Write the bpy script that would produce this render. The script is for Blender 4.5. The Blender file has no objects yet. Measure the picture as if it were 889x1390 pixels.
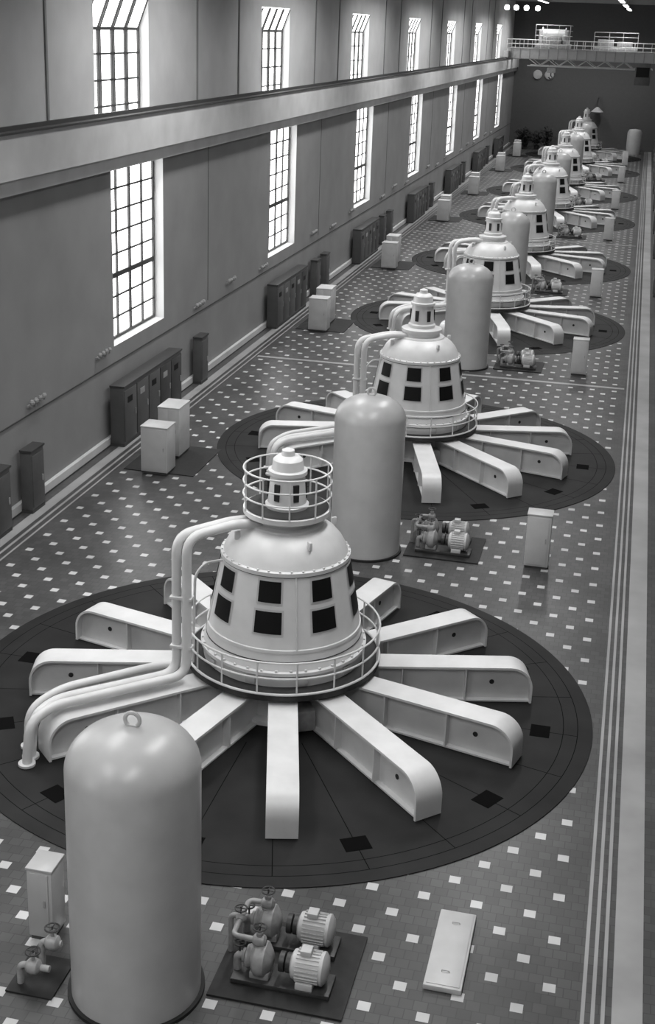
import bpy, bmesh, math, random
import numpy as np
from mathutils import Vector, Matrix
random.seed(7)
sc=bpy.context.scene
sc.view_settings.view_transform='Standard'
sc.view_settings.look='None'
sc.view_settings.exposure=0.0

# ------------------------------------------------------------------ camera
def make_camera():
    H=14.0; f=1780.0; P=(444.5,650.0)
    Yc=np.array([886-P[0],50-P[1],f]); Yc/=np.linalg.norm(Yc)
    a=260-P[0]; b=-(Yc[0]*a+Yc[2]*f)/Yc[1]
    Dn=np.array([a,b,f]); Dn/=np.linalg.norm(Dn)
    Z=-Dn; X=np.cross(Yc,Z)
    if X[0]<0: X=-X
    right=Vector((X[0],Yc[0],Z[0])); down=Vector((X[1],Yc[1],Z[1])); fwd=Vector((X[2],Yc[2],Z[2]))
    M=Matrix.Identity(4)
    for i in range(3):
        M[i][0]=right[i]; M[i][1]=-down[i]; M[i][2]=-fwd[i]
    M[2][3]=H
    cd=bpy.data.cameras.new('camera'); co=bpy.data.objects.new('camera',cd)
    sc.collection.objects.link(co); co.matrix_world=M
    cd.sensor_fit='VERTICAL'; cd.sensor_height=24.0; cd.lens=f/1390*24.0
    cd.shift_y=-45/1390; cd.clip_end=600
    sc.camera=co
make_camera()

# ------------------------------------------------------------------ materials
def mat(name,c,rough=0.5,metal=0.0,noise=0.0,nscale=3.0,bump=0.0,spec=0.5):
    m=bpy.data.materials.new(name); m.use_nodes=True
    nt=m.node_tree; b=nt.nodes['Principled BSDF']
    b.inputs['Base Color'].default_value=(c,c,c,1); b.inputs['Roughness'].default_value=rough
    b.inputs['Metallic'].default_value=metal
    b.inputs['Specular IOR Level'].default_value=spec
    if noise>0 or bump>0:
        tc=nt.nodes.new('ShaderNodeTexCoord'); n=nt.nodes.new('ShaderNodeTexNoise')
        n.inputs['Scale'].default_value=nscale; n.inputs['Detail'].default_value=5
        nt.links.new(tc.outputs['Object'],n.inputs['Vector'])
        mr=nt.nodes.new('ShaderNodeMapRange')
        mr.inputs['From Min'].default_value=0.3; mr.inputs['From Max'].default_value=0.7
        mr.inputs['To Min'].default_value=c*(1-noise); mr.inputs['To Max'].default_value=c*(1+noise)
        nt.links.new(n.outputs['Fac'],mr.inputs['Value'])
        nt.links.new(mr.outputs['Result'],b.inputs['Base Color'])
        if bump>0:
            bp=nt.nodes.new('ShaderNodeBump'); bp.inputs['Strength'].default_value=bump
            nt.links.new(n.outputs['Fac'],bp.inputs['Height']); nt.links.new(bp.outputs['Normal'],b.inputs['Normal'])
    return m
def emis(name,c,s):
    m=bpy.data.materials.new(name); m.use_nodes=True
    b=m.node_tree.nodes['Principled BSDF']
    b.inputs['Base Color'].default_value=(.8,.8,.8,1)
    b.inputs['Emission Color'].default_value=(c,c,c,1); b.inputs['Emission Strength'].default_value=s
    return m
M_paint=mat('machine_paint',0.66,0.38,noise=0.07,nscale=2.0)
M_tank=mat('tank_paint',0.46,0.33,noise=0.08,nscale=1.5)
M_dark=mat('dark_opening',0.006,0.5,spec=0.2)
M_hatch=mat('hatch_dark',0.004,0.9,spec=0.05)
M_walk=mat('walkway_plate',0.03,0.6,noise=0.2,nscale=8,spec=.3)
M_cab=mat('cabinet_light',0.52,0.4,noise=0.05)
M_cabd=mat('cabinet_dark',0.05,0.45,noise=0.1)
M_cabm=mat('cabinet_mid',0.085,0.45,noise=0.1)
M_mach=mat('pump_metal',0.33,0.4,noise=0.2,nscale=6)
M_machd=mat('pump_dark',0.04,0.45,noise=0.3,nscale=8)
M_mat=mat('floor_plate_dark',0.02,0.6,noise=0.2,nscale=5,spec=.3)
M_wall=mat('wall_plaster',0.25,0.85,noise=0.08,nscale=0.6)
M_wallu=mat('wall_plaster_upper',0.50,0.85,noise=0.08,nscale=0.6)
M_beam=mat('beam_concrete',0.56,0.75,noise=0.1,nscale=0.8)
M_white=mat('white_reveal',0.7,0.7)
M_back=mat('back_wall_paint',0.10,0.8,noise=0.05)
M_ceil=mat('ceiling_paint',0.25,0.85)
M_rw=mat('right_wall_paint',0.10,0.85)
M_frame=mat('window_frame_dark',0.04,0.5)
M_glass=emis('daylit_glass',1.0,4.2)
M_lamp=emis('lamp_glow',1.0,6.0)
M_leaf=mat('leaf',0.03,0.6,noise=0.4)
M_trim=mat('trim_dark',0.05,0.6)

TILE=(0.9,0.58); DOT=0.195
def floor_mat():
    m=bpy.data.materials.new('floor_tiles'); m.use_nodes=True
    nt=m.node_tree; N=nt.nodes; L=nt.links; b=N['Principled BSDF']
    tc=N.new('ShaderNodeTexCoord'); sp=N.new('ShaderNodeSeparateXYZ'); L.new(tc.outputs['Object'],sp.inputs[0])
    def math_(op,a,bv=None,c=None):
        n=N.new('ShaderNodeMath'); n.operation=op
        for i,v in enumerate((a,bv,c)):
            if v is None: continue
            if isinstance(v,(int,float)): n.inputs[i].default_value=v
            else: L.new(v,n.inputs[i])
        return n.outputs[0]
    x=sp.outputs[0]; y=sp.outputs[1]
    ax,ay=TILE
    row=math_('FLOOR',math_('DIVIDE',y,ay))
    off=math_('MULTIPLY',math_('FLOORED_MODULO',row,2.0),0.5)
    fx=math_('FRACT',math_('ADD',math_('DIVIDE',x,ax),off))
    fy=math_('FRACT',math_('DIVIDE',y,ay))
    s=DOT
    inx=math_('LESS_THAN',math_('ABSOLUTE',math_('SUBTRACT',fx,0.5)),s/2/ax)
    iny=math_('LESS_THAN',math_('ABSOLUTE',math_('SUBTRACT',fy,0.5)),s/2/ay)
    dot=math_('MULTIPLY',inx,iny)
    dot=math_('MULTIPLY',dot,math_('MULTIPLY',math_('GREATER_THAN',x,-15.5),math_('LESS_THAN',x,0.35)))
    def band(x0,x1,src=x):
        return math_('MULTIPLY',math_('GREATER_THAN',src,x0),math_('LESS_THAN',src,x1))
    lines=None
    for a_,b_ in [(-16.45,-16.12),(-15.98,-15.90),(-15.74,-15.68),(0.50,0.56),(0.65,0.71),(0.80,0.86),(0.96,1.42)]:
        o=band(a_,b_); lines=o if lines is None else math_('MAXIMUM',lines,o)
    for yy in (54.8,95.5,136.3):
        o=math_('MULTIPLY',band(yy-0.12,yy+0.12,y),band(-15.6,0.4)); lines=math_('MAXIMUM',lines,o)
    br=N.new('ShaderNodeTexBrick'); br.offset=0.5
    br.inputs['Scale'].default_value=1.0; br.inputs['Brick Width'].default_value=0.22; br.inputs['Row Height'].default_value=0.22
    br.inputs['Mortar Size'].default_value=0.008
    br.inputs['Color1'].default_value=(.064,.064,.064,1); br.inputs['Color2'].default_value=(.086,.086,.086,1); br.inputs['Mortar'].default_value=(.05,.05,.05,1)
    L.new(tc.outputs['Object'],br.inputs['Vector'])
    ns=N.new('ShaderNodeTexNoise'); ns.inputs['Scale'].default_value=0.5; ns.inputs['Detail'].default_value=4; L.new(tc.outputs['Object'],ns.inputs['Vector'])
    wn=N.new('ShaderNodeMapRange'); wn.inputs['From Min'].default_value=.3; wn.inputs['From Max'].default_value=.7; wn.inputs['To Min'].default_value=.8; wn.inputs['To Max'].default_value=1.2
    L.new(ns.outputs['Fac'],wn.inputs['Value'])
    mx=N.new('ShaderNodeMix'); mx.data_type='RGBA'; L.new(dot,mx.inputs['Factor']); L.new(br.outputs['Color'],mx.inputs['A']); mx.inputs['B'].default_value=(.55,.55,.55,1)
    mx2=N.new('ShaderNodeMix'); mx2.data_type='RGBA'; L.new(lines,mx2.inputs['Factor']); L.new(mx.outputs['Result'],mx2.inputs['A']); mx2.inputs['B'].default_value=(.34,.34,.34,1)
    vm=N.new('ShaderNodeVectorMath'); vm.operation='SCALE'; L.new(mx2.outputs['Result'],vm.inputs[0]); L.new(wn.outputs['Result'],vm.inputs['Scale'])
    L.new(vm.outputs['Vector'],b.inputs['Base Color'])
    b.inputs['Roughness'].default_value=0.34
    b.inputs['Specular IOR Level'].default_value=0.4
    return m
M_floor=floor_mat()
M_disc=mat('pit_cover_tiles',0.016,0.6,noise=0.3,nscale=1.0,spec=0.2)

# ------------------------------------------------------------------ mesh builder
class MB:
    def __init__(s): s.bm=bmesh.new(); s.mats=[]
    def mi(s,m):
        if m not in s.mats: s.mats.append(m)
        return s.mats.index(m)
    def box(s,x0,x1,y0,y1,z0,z1,m,T=None,bev=0.0):
        mi=s.mi(m)
        co=[(x,y,z) for x in (x0,x1) for y in (y0,y1) for z in (z0,z1)]
        vs=[s.bm.verts.new(Vector(c) if T is None else T@Vector(c)) for c in co]
        fs=[]
        for f in ((0,1,3,2),(4,6,7,5),(0,4,5,1),(2,3,7,6),(0,2,6,4),(1,5,7,3)):
            fc=s.bm.faces.new([vs[i] for i in f]); fc.material_index=mi; fs.append(fc)
        if bev>0:
            es=set(e for f in fs for e in f.edges)
            r=bmesh.ops.bevel(s.bm,geom=list(es),offset=bev,segments=2,affect='EDGES',profile=0.5)
            for f in r['faces']: f.material_index=mi
    def quad(s,pts,m):
        f=s.bm.faces.new([s.bm.verts.new(Vector(p)) for p in pts]); f.material_index=s.mi(m)
    def lathe(s,prof,m,n=48,T=None,cap=True):
        mi=s.mi(m); rings=[]
        for r,z in prof:
            ring=[]
            for i in range(n):
                a=2*math.pi*i/n; p=Vector((r*math.cos(a),r*math.sin(a),z))
                ring.append(s.bm.verts.new(p if T is None else T@p))
            rings.append(ring)
        for a,b in zip(rings,rings[1:]):
            for i in range(n):
                f=s.bm.faces.new((a[i],a[(i+1)%n],b[(i+1)%n],b[i])); f.material_index=mi
        if cap:
            if prof[0][0]>1e-4: s.bm.faces.new(list(reversed(rings[0]))).material_index=mi
            if prof[-1][0]>1e-4: s.bm.faces.new(rings[-1]).material_index=mi
    def tube(s,path,r,m,n=10,closed=False,fillet=0.0,T=None,cap=True):
        pts=[Vector(p) for p in path]
        if T is not None: pts=[T@p for p in pts]
        if fillet>0 and not closed:
            out=[pts[0]]
            for a,b,c in zip(pts,pts[1:],pts[2:]):
                d1=(a-b); d2=(c-b); k=min(fillet,d1.length*0.48,d2.length*0.48)
                p0=b+d1.normalized()*k; p1=b+d2.normalized()*k
                for j in range(7):
                    t=j/6; out.append(p0*(1-t)**2+b*2*t*(1-t)+p1*t*t)
            out.append(pts[-1]); pts=out
        mi=s.mi(m); N=len(pts); rings=[]; up=None
        for i,p in enumerate(pts):
            if closed: d=(pts[(i+1)%N]-pts[i-1])
            else: d=(pts[min(i+1,N-1)]-pts[max(i-1,0)])
            d.normalize()
            if up is None:
                up=Vector((0,0,1)) if abs(d.z)<0.9 else Vector((1,0,0))
            u=(up-d*up.dot(d))
            if u.length<1e-4: u=Vector((1,0,0))-d*d.x
            u.normalize(); w=d.cross(u); up=u
            rings.append([s.bm.verts.new(p+(u*math.cos(2*math.pi*j/n)+w*math.sin(2*math.pi*j/n))*r) for j in range(n)])
        rng=range(N if closed else N-1)
        for i in rng:
            a=rings[i]; b=rings[(i+1)%N]
            for j in range(n):
                f=s.bm.faces.new((a[j],a[(j+1)%n],b[(j+1)%n],b[j])); f.material_index=mi
        if cap and not closed:
            s.bm.faces.new(list(reversed(rings[0]))).material_index=mi; s.bm.faces.new(rings[-1]).material_index=mi
    def circ(s,R,z,r,m,n=56,T=None,seg=8):
        pts=[(R*math.cos(2*math.pi*i/n),R*math.sin(2*math.pi*i/n),z) for i in range(n)]
        s.tube(pts,r,m,n=seg,closed=True,T=T)
    def mesh(s,name,smooth=True):
        bmesh.ops.recalc_face_normals(s.bm,faces=s.bm.faces[:])
        me=bpy.data.meshes.new(name); s.bm.to_mesh(me); s.bm.free()
        for m in s.mats: me.materials.append(m)
        if smooth:
            for p in me.polygons: p.use_smooth=True
            me.set_sharp_from_angle(angle=math.radians(35))
        return me
def add(name,me,loc=(0,0,0),rot=0,parent=None):
    o=bpy.data.objects.new(name,me); sc.collection.objects.link(o)
    o.location=loc; o.rotation_euler=(0,0,rot)
    if parent is not None: o.parent=parent
    return o
def empty(name,loc=(0,0,0),rot=0):
    o=bpy.data.objects.new(name,None); sc.collection.objects.link(o); o.location=loc; o.rotation_euler=(0,0,rot); o.empty_display_size=0.3
    return o
def Rz(a): return Matrix.Rotation(a,4,'Z')
def Tr(x,y,z): return Matrix.Translation((x,y,z))

# ------------------------------------------------------------------ room shell
XL=-16.9; XU=-17.4; XR=2.3; Y0=-8.0; Y1=178.0; ZC=18.2; XO=-17.95
ZU=10.25
WIN=[24.3+19.55*i for i in range(-1,8)]   # centres
WW=5.0
def wall_left():
    b=MB()
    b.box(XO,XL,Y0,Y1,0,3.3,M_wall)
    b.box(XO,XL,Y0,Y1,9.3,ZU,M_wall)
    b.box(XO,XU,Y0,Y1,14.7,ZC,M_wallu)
    edges=[Y0]
    for c in WIN: edges+= [c-WW/2,c+WW/2]
    edges.append(Y1)
    for i in range(0,len(edges),2):
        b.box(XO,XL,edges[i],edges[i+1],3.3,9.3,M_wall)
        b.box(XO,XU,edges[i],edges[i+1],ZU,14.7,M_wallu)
    for i in range(len(WIN)-1):
        m_=(WIN[i]+WIN[i+1])/2
        b.box(XL,XL+0.012,m_-2.0,m_-1.96,3.0,9.3,M_trim)
        b.box(XU,XU+0.05,m_-2.0,m_-1.9,10.5,ZC,M_wall)
        b.box(XU,XU+0.05,m_+3.6,m_+3.72,10.5,ZC,M_wall)
    b.box(XL,XL+.03,Y0,Y1,2.72,2.75,M_trim)
    add('wall_left',b.mesh('wall_left',False))
wall_left()
def simple(name,b,smooth=False):
    return add(name,b.mesh(name,smooth))
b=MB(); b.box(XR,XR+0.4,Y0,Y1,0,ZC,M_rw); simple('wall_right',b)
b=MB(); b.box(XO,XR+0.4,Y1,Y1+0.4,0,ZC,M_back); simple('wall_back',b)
b=MB(); b.box(XO,XR+0.4,Y0-0.4,Y0,0,ZC,M_wall); simple('wall_front',b)
b=MB(); b.box(XO,XR+0.4,Y0,Y1,-0.3,0,M_floor); simple('floor',b)
b=MB(); b.box(XO,XR+0.4,Y0,Y1,ZC,ZC+0.3,M_ceil)
for i in range(1,10): b.box(XU,XR,i*19.55-5,i*19.55-4.4,ZC-0.6,ZC,M_ceil)
simple('ceiling',b)
b=MB(); b.box(XL,XL+0.14,Y0,Y1,0,0.28,M_beam); b.box(XL+0.14,XL+0.16,Y0,Y1,0,0.04,M_trim); simple('baseboard_left',b)
b=MB(); b.box(XR-0.12,XR,Y0,Y1,0,0.3,M_trim); simple('baseboard_right',b)
b=MB()
b.box(XL,XL+0.5,Y0,Y1,9.75,10.95,M_beam)
b.box(XL,XL+0.3,Y0,Y1,9.3,9.75,M_beam)
b.box(XL-.05,XL+0.56,Y0,Y1,10.95,11.01,M_trim)
b.box(XL+0.2,XL+0.28,Y0,Y1,11.01,11.13,M_trim)
simple('crane_beam_left',b)  # crane runway beam with cap and rail, left wall
b=MB(); b.box(XR-0.5,XR,Y0,Y1,9.75,10.95,M_beam); b.box(XR-0.35,XR-0.25,Y0,Y1,10.95,11.08,M_trim); simple('crane_beam_right',b)  # matching crane runway beam and rail, right wall

def window(low):
    b=MB()
    w=WW/2; xg=-.40
    z0,z1=(3.3,9.3) if low else (ZU,13.75)
    zt=9.3 if low else 14.7
    s=.08
    b.box(xg-0.03,xg,-w+s,w-s,z0+0.05,z1-0.05,M_glass)
    b.quad([(0,-w+.01,z0+.01),(0,w-.01,z0+.01),(xg,w-s,z0+.05),(xg,-w+s,z0+.05)],M_white)
    b.quad([(0,w-.01,z0+.01),(0,w-.01,zt-.01),(xg,w-s,z1-.05),(xg,w-s,z0+.05)],M_white)
    b.quad([(0,-w+.01,z0+.01),(0,-w+.01,zt-.01),(xg,-w+s,z1-.05),(xg,-w+s,z0+.05)],M_white)
    if low:
        b.quad([(0,-w+.01,zt-.01),(0,w-.01,zt-.01),(xg,w-s,z1-.05),(xg,-w+s,z1-.05)],M_white)
    else:
        b.quad([(0,-w+.01,zt-.01),(0,w-.01,zt-.01),(xg,w-s,z1-.05),(xg,-w+s,z1-.05)],M_glass)
        for i in range(0,5):
            y=(-w+s+.04)+(2*w-2*s-.08)*i/4
            for o in ((-.09,.09) if 0<i<4 else (0,)):
                b.tube([(xg+.04,y+o,z1-.08),(.03,y+o,zt-.04)],.035,M_frame,6)
    a,c=-w+s,w-s; zz0,zz1=z0+.05,z1-.05
    for (p,q,r_,s_) in ((a,a+.1,zz0,zz1),(c-.1,c,zz0,zz1),(a,c,zz0,zz0+.1),(a,c,zz1-.1,zz1)):
        b.box(xg,xg+.08,p,q,r_,s_,M_frame)
    for i in range(1,4):
        y=a+(c-a)*i/4
        if low:
            t=.07 if i==2 else .045
            b.box(xg,xg+.07,y-t,y+t,zz0,zz1,M_frame)
        else:
            for o in (-.1,.1): b.box(xg,xg+.07,y+o-.035,y+o+.035,zz0,zz1,M_frame)
    n=8 if low else 4
    for j in range(1,n):
        z=zz0+(zz1-zz0)*j/n
        t=.085 if (low and j in (3,)) else .03
        b.box(xg,xg+.06,a,c,z-t,z+t,M_frame)
    return b.mesh('window_mesh',False)
wl,wu=window(True),window(False)
k=1
for c in WIN:
    add('window_%d'%k,wl,(XL,c,0)); k+=1
    add('window_%d'%k,wu,(XU,c,0)); k+=1

# ------------------------------------------------------------------ generator
CY=[25.0,43.5,65.9,84.3,106.7,125.1,147.5,165.9]
CXS=[-6.42,-6.6]+[-6.7]*6
def body_mesh():
    b=MB()
    b.lathe([(1.5,0.02),(1.5,0.12),(1.28,0.14),(1.28,0.65),(1.4,0.8),(1.95,0.93)],M_paint,64)
    b.lathe([(1.95,.93),(2.1,0.95),(2.1,1.08),(1.7,1.085)],M_walk,64,cap=False)
    b.lathe([(1.73,1.08),(1.73,1.34),(1.79,1.35),(1.79,1.42),(1.73,1.44),(1.70,1.52),(1.68,1.60),(1.65,1.80),(1.665,1.81),(1.66,1.87),(1.63,1.88),(1.35,3.36),(1.38,3.38),(1.38,3.46),(1.32,3.48),
             (1.28,3.58),(1.19,3.75),(1.06,3.90),(0.92,4.0),(0.80,4.06),(0.78,4.10),(0.62,4.12),(0.62,4.3)],M_paint,72,cap=False)
    # dark seam lines at the flanges
    for r,z in ((1.745,1.33),(1.675,1.62),(1.355,3.365)):
        b.circ(r,z,.012,M_walk,72,seg=6)
    for i in range(36):
        T=Rz(2*math.pi*i/36)
        b.box(1.73,1.77,-.025,.025,1.42,1.47,M_paint,T)
        b.box(1.33,1.365,-.02,.02,3.46,3.50,M_paint,T)
    def patch(a,w,z0,z1,off,m):
        n=6; rr=lambda z:1.63+(1.35-1.63)*(z-1.88)/(3.36-1.88)+off
        pts=[]
        for z in (z0,z1):
            row=[]
            for i in range(n+1):
                t=a-math.pi/2+(-w+2*w*i/n)/rr((z0+z1)/2)
                row.append(b.bm.verts.new((rr(z)*math.cos(t),rr(z)*math.sin(t),z)))
            pts.append(row)
        mi=b.mi(m)
        for i in range(n):
            f=b.bm.faces.new((pts[0][i],pts[0][i+1],pts[1][i+1],pts[1][i])); f.material_index=mi
    for k in range(8):
        a=math.radians(45*k+2)
        for z0,z1,w in ((2.2,2.66,.285),(2.84,3.28,.235)):
            patch(a,w+.04,z0-.04,z1+.04,.010,M_cab)
            patch(a,w,z0,z1,.020,M_dark)
    for k in range(4):
        a=math.radians(90*k+24)-math.pi/2
        b.tube([(1.64*math.cos(a),1.64*math.sin(a),1.86),(1.355*math.cos(a),1.355*math.sin(a),3.36)],.022,M_paint,8)
    for k in range(4):
        T=Rz(math.radians(90*k+40))
        b.box(1.06,1.18,-.03,.03,3.84,4.02,M_paint,T,.01)
    for k in range(10):
        T=Rz(math.radians(36*k+10))
        b.box(1.72,1.77,-.11,.11,1.12,1.30,M_cab,T,.01)
    for k in range(6):
        T=Rz(math.radians(60*k))
        b.box(1.3,1.75,-.25,.25,.03,.5,M_mach,T,.03)
    return b.mesh('casing')
def platform_rail_mesh():
    b=MB()
    for z in (1.45,1.80): b.circ(2.08,z,.022,M_paint,64)
    for k in range(16):
        a=2*math.pi*k/16; x,y=2.08*math.cos(a),2.08*math.sin(a)
        b.tube([(x,y,1.08),(x,y,1.80)],.02,M_paint,8)
    b.circ(2.09,1.10,.028,M_paint,64)
    return b.mesh('platform_rail')
def top_mesh(rail):
    b=MB()
    if rail:
        b.lathe([(.3,4.3),(.9,4.3),(.92,4.32),(.92,4.42),(.9,4.43)],M_paint,56)
        b.lathe([(.3,4.44),(.88,4.44)],M_walk,56,cap=False)
        for z in (4.72,5.0,5.28): b.circ(.92,z,.02,M_paint,48)
        for k in range(10):
            a=2*math.pi*k/10; x,y=.92*math.cos(a),.92*math.sin(a)
            b.tube([(x,y,4.4),(x,y,5.28)],.018,M_paint,8)
    else:
        b.lathe([(.62,4.2),(.68,4.28),(.68,4.36),(.5,4.4)],M_paint,48)
    b.lathe([(.44,4.36),(.46,4.5),(.41,4.54),(.36,5.15),(.41,5.16),(.41,5.24),(.34,5.26),(.31,5.46),(.24,5.53),(.14,5.55),(.13,5.66),(.05,5.70),(.0,5.70)],M_paint,40)
    for k in range(6):
        T=Rz(math.radians(60*k+12))
        b.box(.34,.415,-.06,.06,4.64,5.0,M_walk,T)
    return b.mesh('exciter_top')
def arm_mesh():
    b=MB()
    w=.30; zt=.87; r0=1.25; r1=4.98; R=.5; r2=r1+R
    path=[(r0,zt)]
    for i in range(11):
        a=math.pi/2*i/10; path.append((r1+R*math.sin(a),zt-R+R*math.cos(a)))
    path.append((r2,.02))
    th=.05
    outer=path; inner=[]
    for i,(r,z) in enumerate(path):
        p0=path[max(i-1,0)]; p1=path[min(i+1,len(path)-1)]
        d=Vector((p1[0]-p0[0],p1[1]-p0[1])).normalized(); nrm=Vector((d.y,-d.x))
        inner.append((r+nrm.x*th,z+nrm.y*th))
    mi=b.mi(M_paint); rows=[]
    for (r,z),(ri,zi) in zip(outer,inner):
        rows.append([b.bm.verts.new((r,-w,z)),b.bm.verts.new((r,w,z)),b.bm.verts.new((ri,w,zi)),b.bm.verts.new((ri,-w,zi))])
    for a,c in zip(rows,rows[1:]):
        for j in range(4):
            b.bm.faces.new((a[j],a[(j+1)%4],c[(j+1)%4],c[j])).material_index=mi
    b.bm.faces.new(rows[0]).material_index=mi; b.bm.faces.new(rows[-1]).material_index=mi
    for s in (-1,1):
        y=s*.10
        poly=[(r0,.05)]+[(r0,zt-.03)]+[p for p in inner[1:-1]]+[(r2-.05,.05)]
        va=[b.bm.verts.new((r,y-.02,z)) for r,z in poly]; vb=[b.bm.verts.new((r,y+.02,z)) for r,z in poly]
        b.bm.faces.new(va).material_index=mi; b.bm.faces.new(list(reversed(vb))).material_index=mi
        n=len(poly)
        for i in range(n): b.bm.faces.new((va[i],va[(i+1)%n],vb[(i+1)%n],vb[i])).material_index=mi
        for rr in (2.6,4.0):
            b.box(rr-.015,rr+.015,min(s*.10,s*.28),max(s*.10,s*.28),.06,zt-.05,M_paint)
        T=Tr(4.6,s*.125,.45)@Matrix.Rotation(math.pi/2,4,'X')
        b.lathe([(.055,-.006),(.055,.006)],M_walk,16,T)
    b.box(r0,r2-.04,-w*.8,w*.8,.02,.06,M_paint)
    return b.mesh('arm')
def pipes_mesh():
    b=MB()
    for k in range(2):
        x=-1.86+.24*k; y=-1.66-.06*k
        p=[(-.45+.1*k,-.1-.25*k,4.10),(-.95+.1*k,-.55-.2*k,4.2),(x,y,4.15),(x,y,1.08),(-3.8+.05*k,-3.4-.28*k,1.05),(-4.05+.05*k,-3.9-.28*k,.9),(-4.1+.05*k,-4.0-.28*k,.02)]
        b.tube(p,.10,M_paint,14,fillet=.38)
        b.lathe([(.17,.0),(.17,.05)],M_paint,18,Tr(-4.1+.05*k,-4.0-.28*k,.02))
    b.tube([(-1.7,-1.0,1.0),(-2.4,-1.45,1.05),(-3.9,-2.95,1.05),(-4.3,-3.6,.85),(-4.32,-3.65,.02)],.085,M_paint,12,fillet=.35)
    b.lathe([(.15,.0),(.15,.05)],M_paint,18,Tr(-4.32,-3.65,.02))
    b.tube([(-1.2,-.65,3.3),(-1.5,-.9,3.3),(-1.65,-1.1,3.1),(-1.68,-1.15,1.09)],.03,M_paint,8,fillet=.15)
    for z in (1.7,2.8): b.box(-1.97,-1.5,-1.8,-1.6,z,z+.05,M_paint)
    return b.mesh('pipes')
def cover_mesh():
    b=MB()
    b.lathe([(6.92,.004),(6.92,.02),(6.85,.024),(0.01,.024)],M_disc,128,cap=False)
    for r in (6.3,6.6):
        b.lathe([(r,.0245),(r+.015,.0245)],M_hatch,128,cap=False)
    for k in range(24):
        T=Rz(math.radians(15*k)); b.box(2.2,6.6,-.008,.008,.02,.0248,M_hatch,T)
    for k in range(12):
        T=Rz(math.radians(30*k))
        b.box(5.62,6.03,-.25,.25,.02,.029,M_hatch,T)
    # inspection plate on the rim
    T=Rz(math.radians(-168)); b.box(-.5,.5,-6.6,-6.1,.02,.03,M_cabm,T)
    return b.mesh('cover')
me_body=body_mesh(); me_rail=platform_rail_mesh(); me_top1=top_mesh(True); me_top=top_mesh(False); me_arm=arm_mesh(); me_pipes=pipes_mesh(); me_cover=cover_mesh()
for i,cy in enumerate(CY):
    e=empty('hydro_generator',(CXS[i],cy,0))
    add('pit_cover',me_cover,(-.17 if i==0 else 0,0,0),parent=e)
    zz=(0,0,.024)
    add('casing',me_body,zz,parent=e); add('platform_rail',me_rail,zz,parent=e)
    add('exciter_top',me_top1 if i==0 else me_top,zz,parent=e)
    for k in range(12):
        add('arm_%d'%(k+1),me_arm,zz,rot=math.radians(15+30*k),parent=e)
    add('pipes',me_pipes,zz,parent=e)

# ------------------------------------------------------------------ pressure tank
b=MB()
Rk=.98; hh=3.86
prof=[(Rk,.04),(Rk,1.3),(Rk,2.6),(Rk,hh)]
for i in range(1,13):
    a=math.pi/2*i/12; prof.append((max(Rk*math.cos(a)**.9 if i<12 else 0.0,0.0),hh+.66*math.sin(a)))
b.lathe(prof,M_tank,64)
b.lathe([(Rk+.06,.0),(Rk+.06,.06),(Rk,.06)],M_mat,64)
b.tube([(0.11*math.cos(t),0,hh+.66+.09+.11*math.sin(t)) for t in [2*math.pi*i/20 for i in range(20)]],.032,M_tank,8,closed=True)
b.box(-.08,.08,-.04,.04,hh+.62,hh+.68,M_tank)
me_tank=b.mesh('pressure_tank')
for i,cy in enumerate(CY): add('pressure_tank',me_tank,(-6.15 if i==0 else (-6.42 if i==1 else -6.55),cy-9.55,0))

# ------------------------------------------------------------------ pump set
def handwheel(b,c,R,m):
    T=Tr(*c)
    b.circ(R,0,.018,m,20,T=T,seg=6)
    for k in range(4):
        a=math.pi/2*k; b.tube([(0,0,0),(R*math.cos(a),R*math.sin(a),0)],.012,m,6,T=T)
    b.tube([(0,0,-.2),(0,0,.04)],.02,m,6,T=T)
def pump_unit(b,x,y):
    RX=Matrix.Rotation(math.pi/2,4,'Y')
    b.box(x-1.05,x+.95,y-.33,y+.33,.05,.16,M_machd,None,.02)
    T=Tr(x+.15,y,.52)@RX
    b.lathe([(.18,-.05),(.28,.0),(.30,.06),(.30,.56),(.33,.57),(.33,.62),(.26,.68),(.1,.72),(0,.72)],M_cab,32,T)
    for i in range(24):
        T2=Tr(x+.15,y,.52)@RX@Rz(2*math.pi*i/24)
        b.box(.295,.33,-.008,.008,.08,.54,M_cab,T2)
    b.box(x+.25,x+.6,y-.3,y+.3,.14,.3,M_cab,None,.02)
    b.box(x+.3,x+.52,y-.12,y+.12,.8,.93,M_cab,None,.02)
    b.lathe([(.11,-.12),(.2,-.1),(.2,.0),(.12,.02),(.2,.04),(.2,.13),(.09,.14)],M_machd,24,Tr(x-.02,y,.52)@RX)
    b.lathe([(.1,-.32),(.22,-.3),(.24,-.25),(.2,-.2),(.34,-.1),(.36,.0),(.34,.1),(.2,.2),(.12,.24)],M_mach,28,Tr(x-.5,y,.5)@RX)
    b.box(x-.7,x-.3,y-.22,y+.22,.14,.3,M_mach,None,.03)
    b.tube([(x-.55,y,.6),(x-.55,y,.85)],.07,M_mach,14)
    b.lathe([(.13,0),(.13,.04)],M_mach,16,Tr(x-.55,y,.80))
    b.lathe([(.06,-.14),(.11,-.1),(.13,0),(.11,.1),(.06,.14)],M_mach,18,Tr(x-.55,y,.92)@RX)
    b.lathe([(.07,0),(.07,.1),(.03,.14)],M_mach,14,Tr(x-.55,y,1.0))
    handwheel(b,(x-.55,y,1.22),.13,M_machd)
    b.tube([(x-.75,y,.5),(x-1.0,y,.5),(x-1.0,y,.1)],.08,M_mach,14,fillet=.15)
    b.lathe([(.14,0),(.14,.05)],M_mach,16,Tr(x-.88,y,.5)@RX)
    handwheel(b,(x-.95,y,.78),.11,M_machd)
b=MB()
b.box(-1.1,1.6,-1.25,1.25,.004,.05,M_mat)
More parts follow.
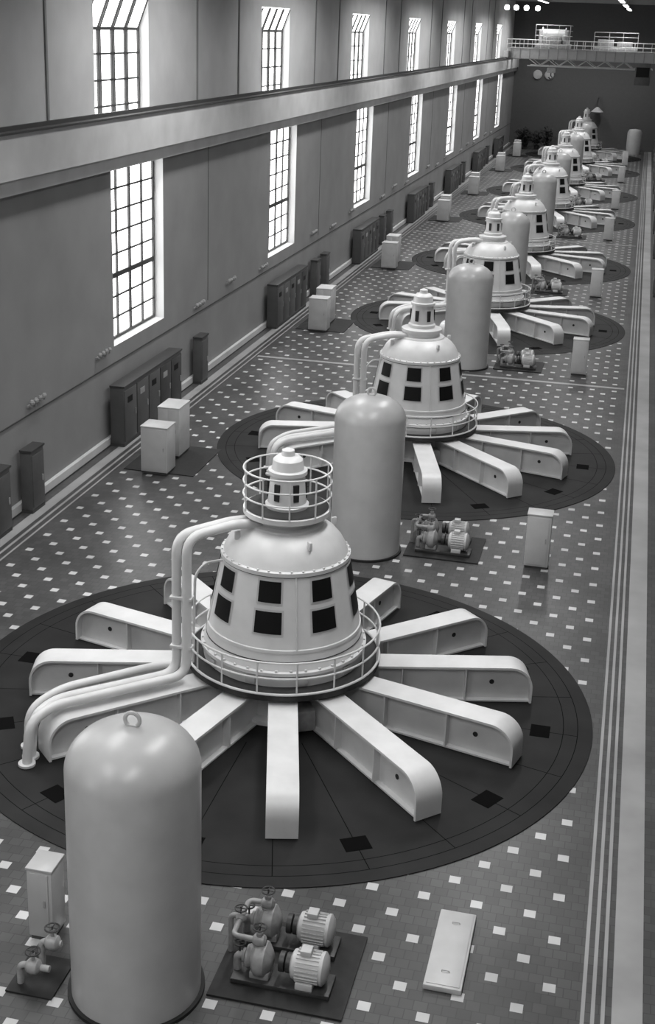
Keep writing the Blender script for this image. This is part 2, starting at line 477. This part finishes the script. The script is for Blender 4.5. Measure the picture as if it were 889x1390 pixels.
pump_unit(b,.3,-.5); pump_unit(b,.15,.65)
b.tube([(-.3,-.5,.92),(-.8,-.5,.92),(-.8,.65,.92),(-.45,.65,.92)],.055,M_mach,12,fillet=.15)
b.tube([(-.8,0.1,.92),(-1.02,0.1,.92),(-1.02,0.1,.05)],.055,M_mach,12,fillet=.1)
b.lathe([(.07,-.1),(.12,0),(.07,.1)],M_mach,16,Tr(-.8,0.05,.92)@Matrix.Rotation(math.pi/2,4,'X'))
handwheel(b,(-.8,.05,1.15),.12,M_machd)
me_pump=b.mesh('oil_pump_set')
for i,cy in enumerate(CY):
    o=add('oil_pump_set',me_pump,(-4.2 if i==0 else -4.42,cy-8.5 if i==0 else cy-8.75,0)); o.scale=(.78,.78,.78)
b=MB()
b.box(-.5,.5,-.6,.6,.004,.04,M_mat)
b.tube([(.35,-.3,.5),(-.3,-.3,.5),(-.3,-.3,.04)],.07,M_mach,12,fillet=.15)
b.tube([(.35,.3,.65),(-.1,.3,.65),(-.1,.3,.04)],.07,M_mach,12,fillet=.15)
for (x,y,z) in ((0,-.3,.5),(.15,.3,.65)):
    b.lathe([(.08,-.16),(.15,-.1),(.17,0),(.15,.1),(.08,.16)],M_mach,16,Tr(x,y,z)@Matrix.Rotation(math.pi/2,4,'Y'))
    b.tube([(x,y,z),(x,y,z+.32)],.04,M_mach,8); handwheel(b,(x,y,z+.36),.15,M_machd)
me_vg=b.mesh('valve_group')
for i,cy in enumerate(CY):
    o=add('valve_group',me_vg,(-7.64 if i==0 else -8.05,cy-9.75,0)); o.scale=(.75,.75,.75)

# ------------------------------------------------------------------ cabinets
def cabinet(w,d,h,m,doors=1,plinth=M_trim,top=None):
    b=MB()
    b.box(-w/2+.03,w/2-.03,-d/2+.03,d/2-.03,0.002,.08,plinth)
    b.box(-w/2,w/2,-d/2,d/2,.08,h-.02,m,None,.015)
    n=doors; dw=(w-.08)/n
    for i in range(n):
        x0=-w/2+.04+i*dw
        b.box(x0+.02,x0+dw-.02,-d/2-.018,-d/2,.14,h-.08,m,None,.006)
        b.box(x0+dw-.10,x0+dw-.07,-d/2-.04,-d/2-.018,h*.5,h*.5+.12,M_mach)
    b.box(-w/2-.015,w/2+.015,-d/2-.015,d/2+.015,h-.035,h+.005,top or m,None,.008)
    return b.mesh('cabinet')
me_c1=cabinet(.9,.8,1.6,M_cab)
me_c2=cabinet(.75,1.1,1.75,M_cab,2)
me_r=cabinet(.66,.5,1.6,M_cab)
me_s=cabinet(.42,.48,1.35,M_tank)
b=MB(); b.box(-1.2,1.2,-1.5,1.5,.003,.025,M_mat); me_mat=b.mesh('floor_mat')
for i,cy in enumerate(CY):
    y=cy-5.2
    add('rubber_floor_mat',me_mat,(-14.2,y+1.5,0))
    add('control_cabinet',me_c1,(-14.25,y+.15,0.025))
    add('relay_cabinet',me_c2,(-14.4,y+2.1,0.025))
    if i: add('governor_cabinet',me_r,(-1.6,cy-9.3,0))
add('gauge_cabinet',me_s,(-7.98,16.25,0))
b=MB(); b.box(-.3,.3,-.95,.95,.003,.10,M_cab,None,.02); b.box(-.26,.26,-.9,.9,.10,.112,M_cab,None,.004)
for y in (-.6,.6): b.tube([(-.06,y,.11),(-.06,y,.14),(.06,y,.14),(.06,y,.11)],.008,M_mach,6)
add('cable_trench_cover',b.mesh('cable_trench_cover'),(-1.6,17.5,0))
def wallcab(L,d,h):
    b=MB()
    b.box(0,d,-L/2,L/2,.0,.1,M_trim)
    b.box(0,d,-L/2,L/2,.1,h,M_cabm,None,.02)
    n=max(1,int(L/1.15)); dw=L/n
    for i in range(n):
        y0=-L/2+i*dw
        mm=M_cabm if i<n/2 else M_cabd
        b.box(d,d+.03,y0+.04,y0+dw-.04,.18,h-.12,mm,None,.01)
        b.box(d+.03,d+.06,y0+dw-.2,y0+dw-.15,h*.45,h*.55,M_mach)
        if n>1: b.box(d+.03,d+.04,y0+.3,y0+dw-.45,h*.72,h*.82,M_mach if i%2 else M_dark)
    b.box(-.0,d+.04,-L/2-.03,L/2+.03,h,h+.06,M_cabd)
    return b.mesh('switchgear')
me_w=wallcab(5.9,.5,2.1); me_ws=wallcab(.85,.35,1.9)
for i,c in enumerate(WIN[1:]):
    add('switchgear_cabinet',me_w,(XL+.16,c-(.4 if i==1 else .15),0))
for y in (31.8,34.0,49.7,69.4,71.6,88.6,91.2,107.5,110,127.5,130,147,150): add('wall_distribution_box',me_ws,(XL+.16,y,0))
me_rw=wallcab(3.4,.6,2.1)
for y in (78,92,104,118,131,143,156,168): add('switchgear_cabinet',me_rw,(XR-.13,y,0),math.pi)

b=MB()
b.box(0,.04,-.5,.5,-.04,.04,M_mach)
for k in range(4):
    y=-.42+.28*k
    b.tube([(.04,y,0),(.14,y,0),(.14,y,.08)],.02,M_mach,8)
    b.lathe([(.03,.05),(.07,.08),(.08,.14),(.05,.2),(0,.21)],M_mach,14,Tr(.14,y,0))
me_l=b.mesh('lamp_bracket')
for i,y in enumerate([35,40.2,50.3,54.6,59.8,69.8,74.5,79.5,89.5,94,99,109,114,119,129,134,139,149,154]):
    add('wall_lamp_bracket',me_l,(XL,y,3.0+(.25 if i%2 else 0)))

# ------------------------------------------------------------------ overhead crane
e=empty('overhead_crane',(0,166,11.0))
b=MB(); L0,L1=XL+.3,XR-.3
for yy in (-2.2,2.2):
    b.box(L0,L1,yy-.25,yy+.25,.1,1.2,M_cab)
    for i in range(17):
        x=L0+.5+i*(L1-L0-1)/16; b.box(x-.05,x+.05,yy-.29,yy+.29,.1,1.2,M_mach)
    b.box(L0,L1,yy-.4,yy+.4,1.2,1.28,M_mach); b.box(L0,L1,yy-.4,yy+.4,.04,.1,M_mach)
    for i in range(16):
        x=L0+.5+i*(L1-L0-1)/16; x2=L0+.5+(i+1)*(L1-L0-1)/16
        z0,z1=(-.7,.05) if i%2 else (.05,-.7)
        if 1<i<15: b.tube([(x,yy,z0),(x2,yy,z1)],.05,M_cab,6)
    b.tube([(L0+2.5,yy,-.7),(L1-2.5,yy,-.7)],.07,M_cab,6)
add('girders',b.mesh('girders',False),parent=e)
b=MB()
for x in (L0,L1):
    b.box(x-.25,x+.25,-3.2,3.2,.13,.9,M_mach)
    for yy in (-2.6,2.6): b.lathe([(.3,-.08),(.3,.08)],M_machd,20,Tr(x,yy,.43)@Matrix.Rotation(math.pi/2,4,'Y'))
add('end_trucks',b.mesh('end_trucks'),parent=e)
b=MB()
for yy in (-2.7,2.7):
    b.box(L0,L1,yy-.3,yy+.3,1.2,1.24,M_mach)
    for z in (1.7,2.2): b.tube([(L0,yy,z),(L1,yy,z)],.03,M_cab,6)
    for i in range(20):
        x=L0+i*(L1-L0)/19; b.tube([(x,yy,1.24),(x,yy,2.2)],.03,M_cab,6)
add('walkway_rails',b.mesh('walkway_rails'),parent=e)
b=MB()
b.box(-13.4,-9.4,-2.3,2.3,1.3,1.8,M_mach,None,.05)
b.lathe([(.75,-1.4),(.75,-1.3),(.55,-1.28),(.55,1.28),(.75,1.3),(.75,1.4)],M_cab,28,Tr(-11.4,0,2.9)@Matrix.Rotation(math.pi/2,4,'Y'))
b.box(-13.1,-12.7,-1,1,1.8,3.4,M_mach,None,.04); b.box(-10.1,-9.7,-1,1,1.8,3.4,M_mach,None,.04)
b.box(-12.5,-10.4,-2.1,-1.2,1.8,2.6,M_mach,None,.05)
b.lathe([(.35,0),(.35,.9),(.2,1.0)],M_mach,20,Tr(-10.0,-1.6,1.8))
for z in (2.7,3.3,3.9):
    b.tube([(-13.4,-2.3,z),(-9.4,-2.3,z),(-9.4,2.3,z),(-13.4,2.3,z)],.03,M_cab,6,closed=True)
for x in (-13.4,-12.1,-10.7,-9.4): b.tube([(x,-2.3,1.8),(x,-2.3,3.9)],.03,M_cab,6)
for x in (-11.7,-11.1): b.tube([(x,0,2.6),(x,0,-1.0)],.03,M_machd,6)
b.box(-11.9,-10.9,-.3,.3,-1.5,-.9,M_mach,None,.1)
b.tube([(-11.4,0,-1.5),(-11.4,0,-1.8),(-11.2,0,-2.05),(-11.45,0,-2.2),(-11.65,0,-2.0)],.07,M_machd,8)
add('trolley',b.mesh('trolley'),parent=e)
b=MB()
b.box(-6.6,-1.6,-1.8,1.8,1.3,1.6,M_mach,None,.05)
b.box(-6.2,-4.4,-1.2,.8,1.6,2.5,M_mach,None,.05); b.box(-3.9,-2.2,-1.2,.6,1.6,2.3,M_mach,None,.05)
for z in (2.2,2.8,3.3): b.tube([(-6.6,-1.8,z),(-1.6,-1.8,z),(-1.6,1.8,z),(-6.6,1.8,z)],.03,M_cab,6,closed=True)
for x in (-6.6,-4.9,-3.3,-1.6): b.tube([(x,-1.8,1.6),(x,-1.8,3.3)],.03,M_cab,6)
add('auxiliary_trolley',b.mesh('auxiliary_trolley'),parent=e)
b=MB()
b.box(-1.6,0.2,-2.6,-1.0,-2.4,.1,M_cabm,None,.05); b.box(-1.45,.05,-2.62,-2.6,-1.5,-.4,M_dark)
add('operator_cabin',b.mesh('operator_cabin'),parent=e)

# ------------------------------------------------------------------ back of hall
def plant(seed,h):
    random.seed(seed); b=MB()
    b.lathe([(.28,0.002),(.38,.45),(.42,.46),(.42,.5),(.36,.5)],M_machd,24)
    for i in range(220):
        a=random.uniform(0,6.28); el=random.uniform(.1,1.45); r=random.uniform(.4,1.0)*h*.5
        c=Vector((math.cos(a)*math.cos(el)*r,math.sin(a)*math.cos(el)*r,.6+math.sin(el)*r*1.7))
        if i%6==0: b.tube([(0,0,.45),tuple(c*.6+Vector((0,0,.2))),tuple(c)],.02,M_leaf,5)
        d=Vector((math.cos(a),math.sin(a),random.uniform(-.4,.6))).normalized(); s=d.cross(Vector((0,0,1))).normalized()*.14
        l=random.uniform(.35,.5)
        b.quad([c,c+d*l*.5+s,c+d*l,c+d*l*.5-s],M_leaf)
    return b.mesh('potted_plant',False)
pm=[plant(1,2.5),plant(2,2.1)]
for i,(x,y) in enumerate([(-14.8,172.6),(-14.6,175.6),(-11.8,175.2),(-12.9,172.9)]): add('potted_plant',pm[i%2],(x,y,0),i)
b=MB(); b.lathe([(.9,.002),(.9,2.6),(.7,2.95),(0,3.05)],M_cab,32); simple('storage_tank',b,True).location=(-.9,173.6,0)
b=MB()
b.lathe([(.55,-.1),(.6,0),(.5,.12),(.0,.2)],M_cab,24,Matrix.Rotation(math.pi/2,4,'X'))
me_bl=b.mesh('round_wall_lamp')
for x in (-13.9,-12.4): add('round_wall_lamp',me_bl,(x,Y1-.12,8.9))
b=MB(); b.lathe([(.8,-.5),(.25,0),(.1,.1)],M_cab,24); b.tube([(0,0,.05),(0,0,1.2),(0,.9,1.2)],.05,M_machd,8,fillet=.3)
add('cone_wall_lamp',b.mesh('cone_wall_lamp'),(-5.9,Y1-.95,5.2))

# ------------------------------------------------------------------ lighting
b=MB(); b.box(-.25,.25,-6,6,0,.12,M_mach); b.box(-.2,.2,-5.9,5.9,-.03,0,M_lamp)
for y in (-5,5): b.tube([(0,y,.1),(0,y,.8)],.02,M_machd,6)
me_lum=b.mesh('luminaire',False)
for i in range(9):
    y=4+i*20.3
    for x,z in ((-13.0,17.5),(-3.0,16.9)):
        add('ceiling_luminaire',me_lum,(x,y,z))
        ld=bpy.data.lights.new('luminaire_light','AREA'); ld.shape='RECTANGLE'; ld.size=1.0; ld.size_y=11; ld.energy=860
        ld.spread=math.radians(140)
        lo=bpy.data.objects.new('luminaire_light',ld); sc.collection.objects.link(lo); lo.location=(x,y,z-.06)
b=MB(); b.tube([(0,0,0),(0,0,1.6)],.02,M_machd,6)
b.lathe([(.0,-.5),(.2,-.45),(.26,-.25),(.2,-.06),(.06,0)],M_lamp,16)
me_p=b.mesh('pendant_lamp')
for i,x in enumerate((-14.2,-13.3,-12.3,-11.2)): add('pendant_lamp',me_p,(x,137,16.5))
w=bpy.data.worlds.new('world'); sc.world=w; w.use_nodes=True
w.node_tree.nodes['Background'].inputs[0].default_value=(.8,.8,.8,1); w.node_tree.nodes['Background'].inputs[1].default_value=1.0
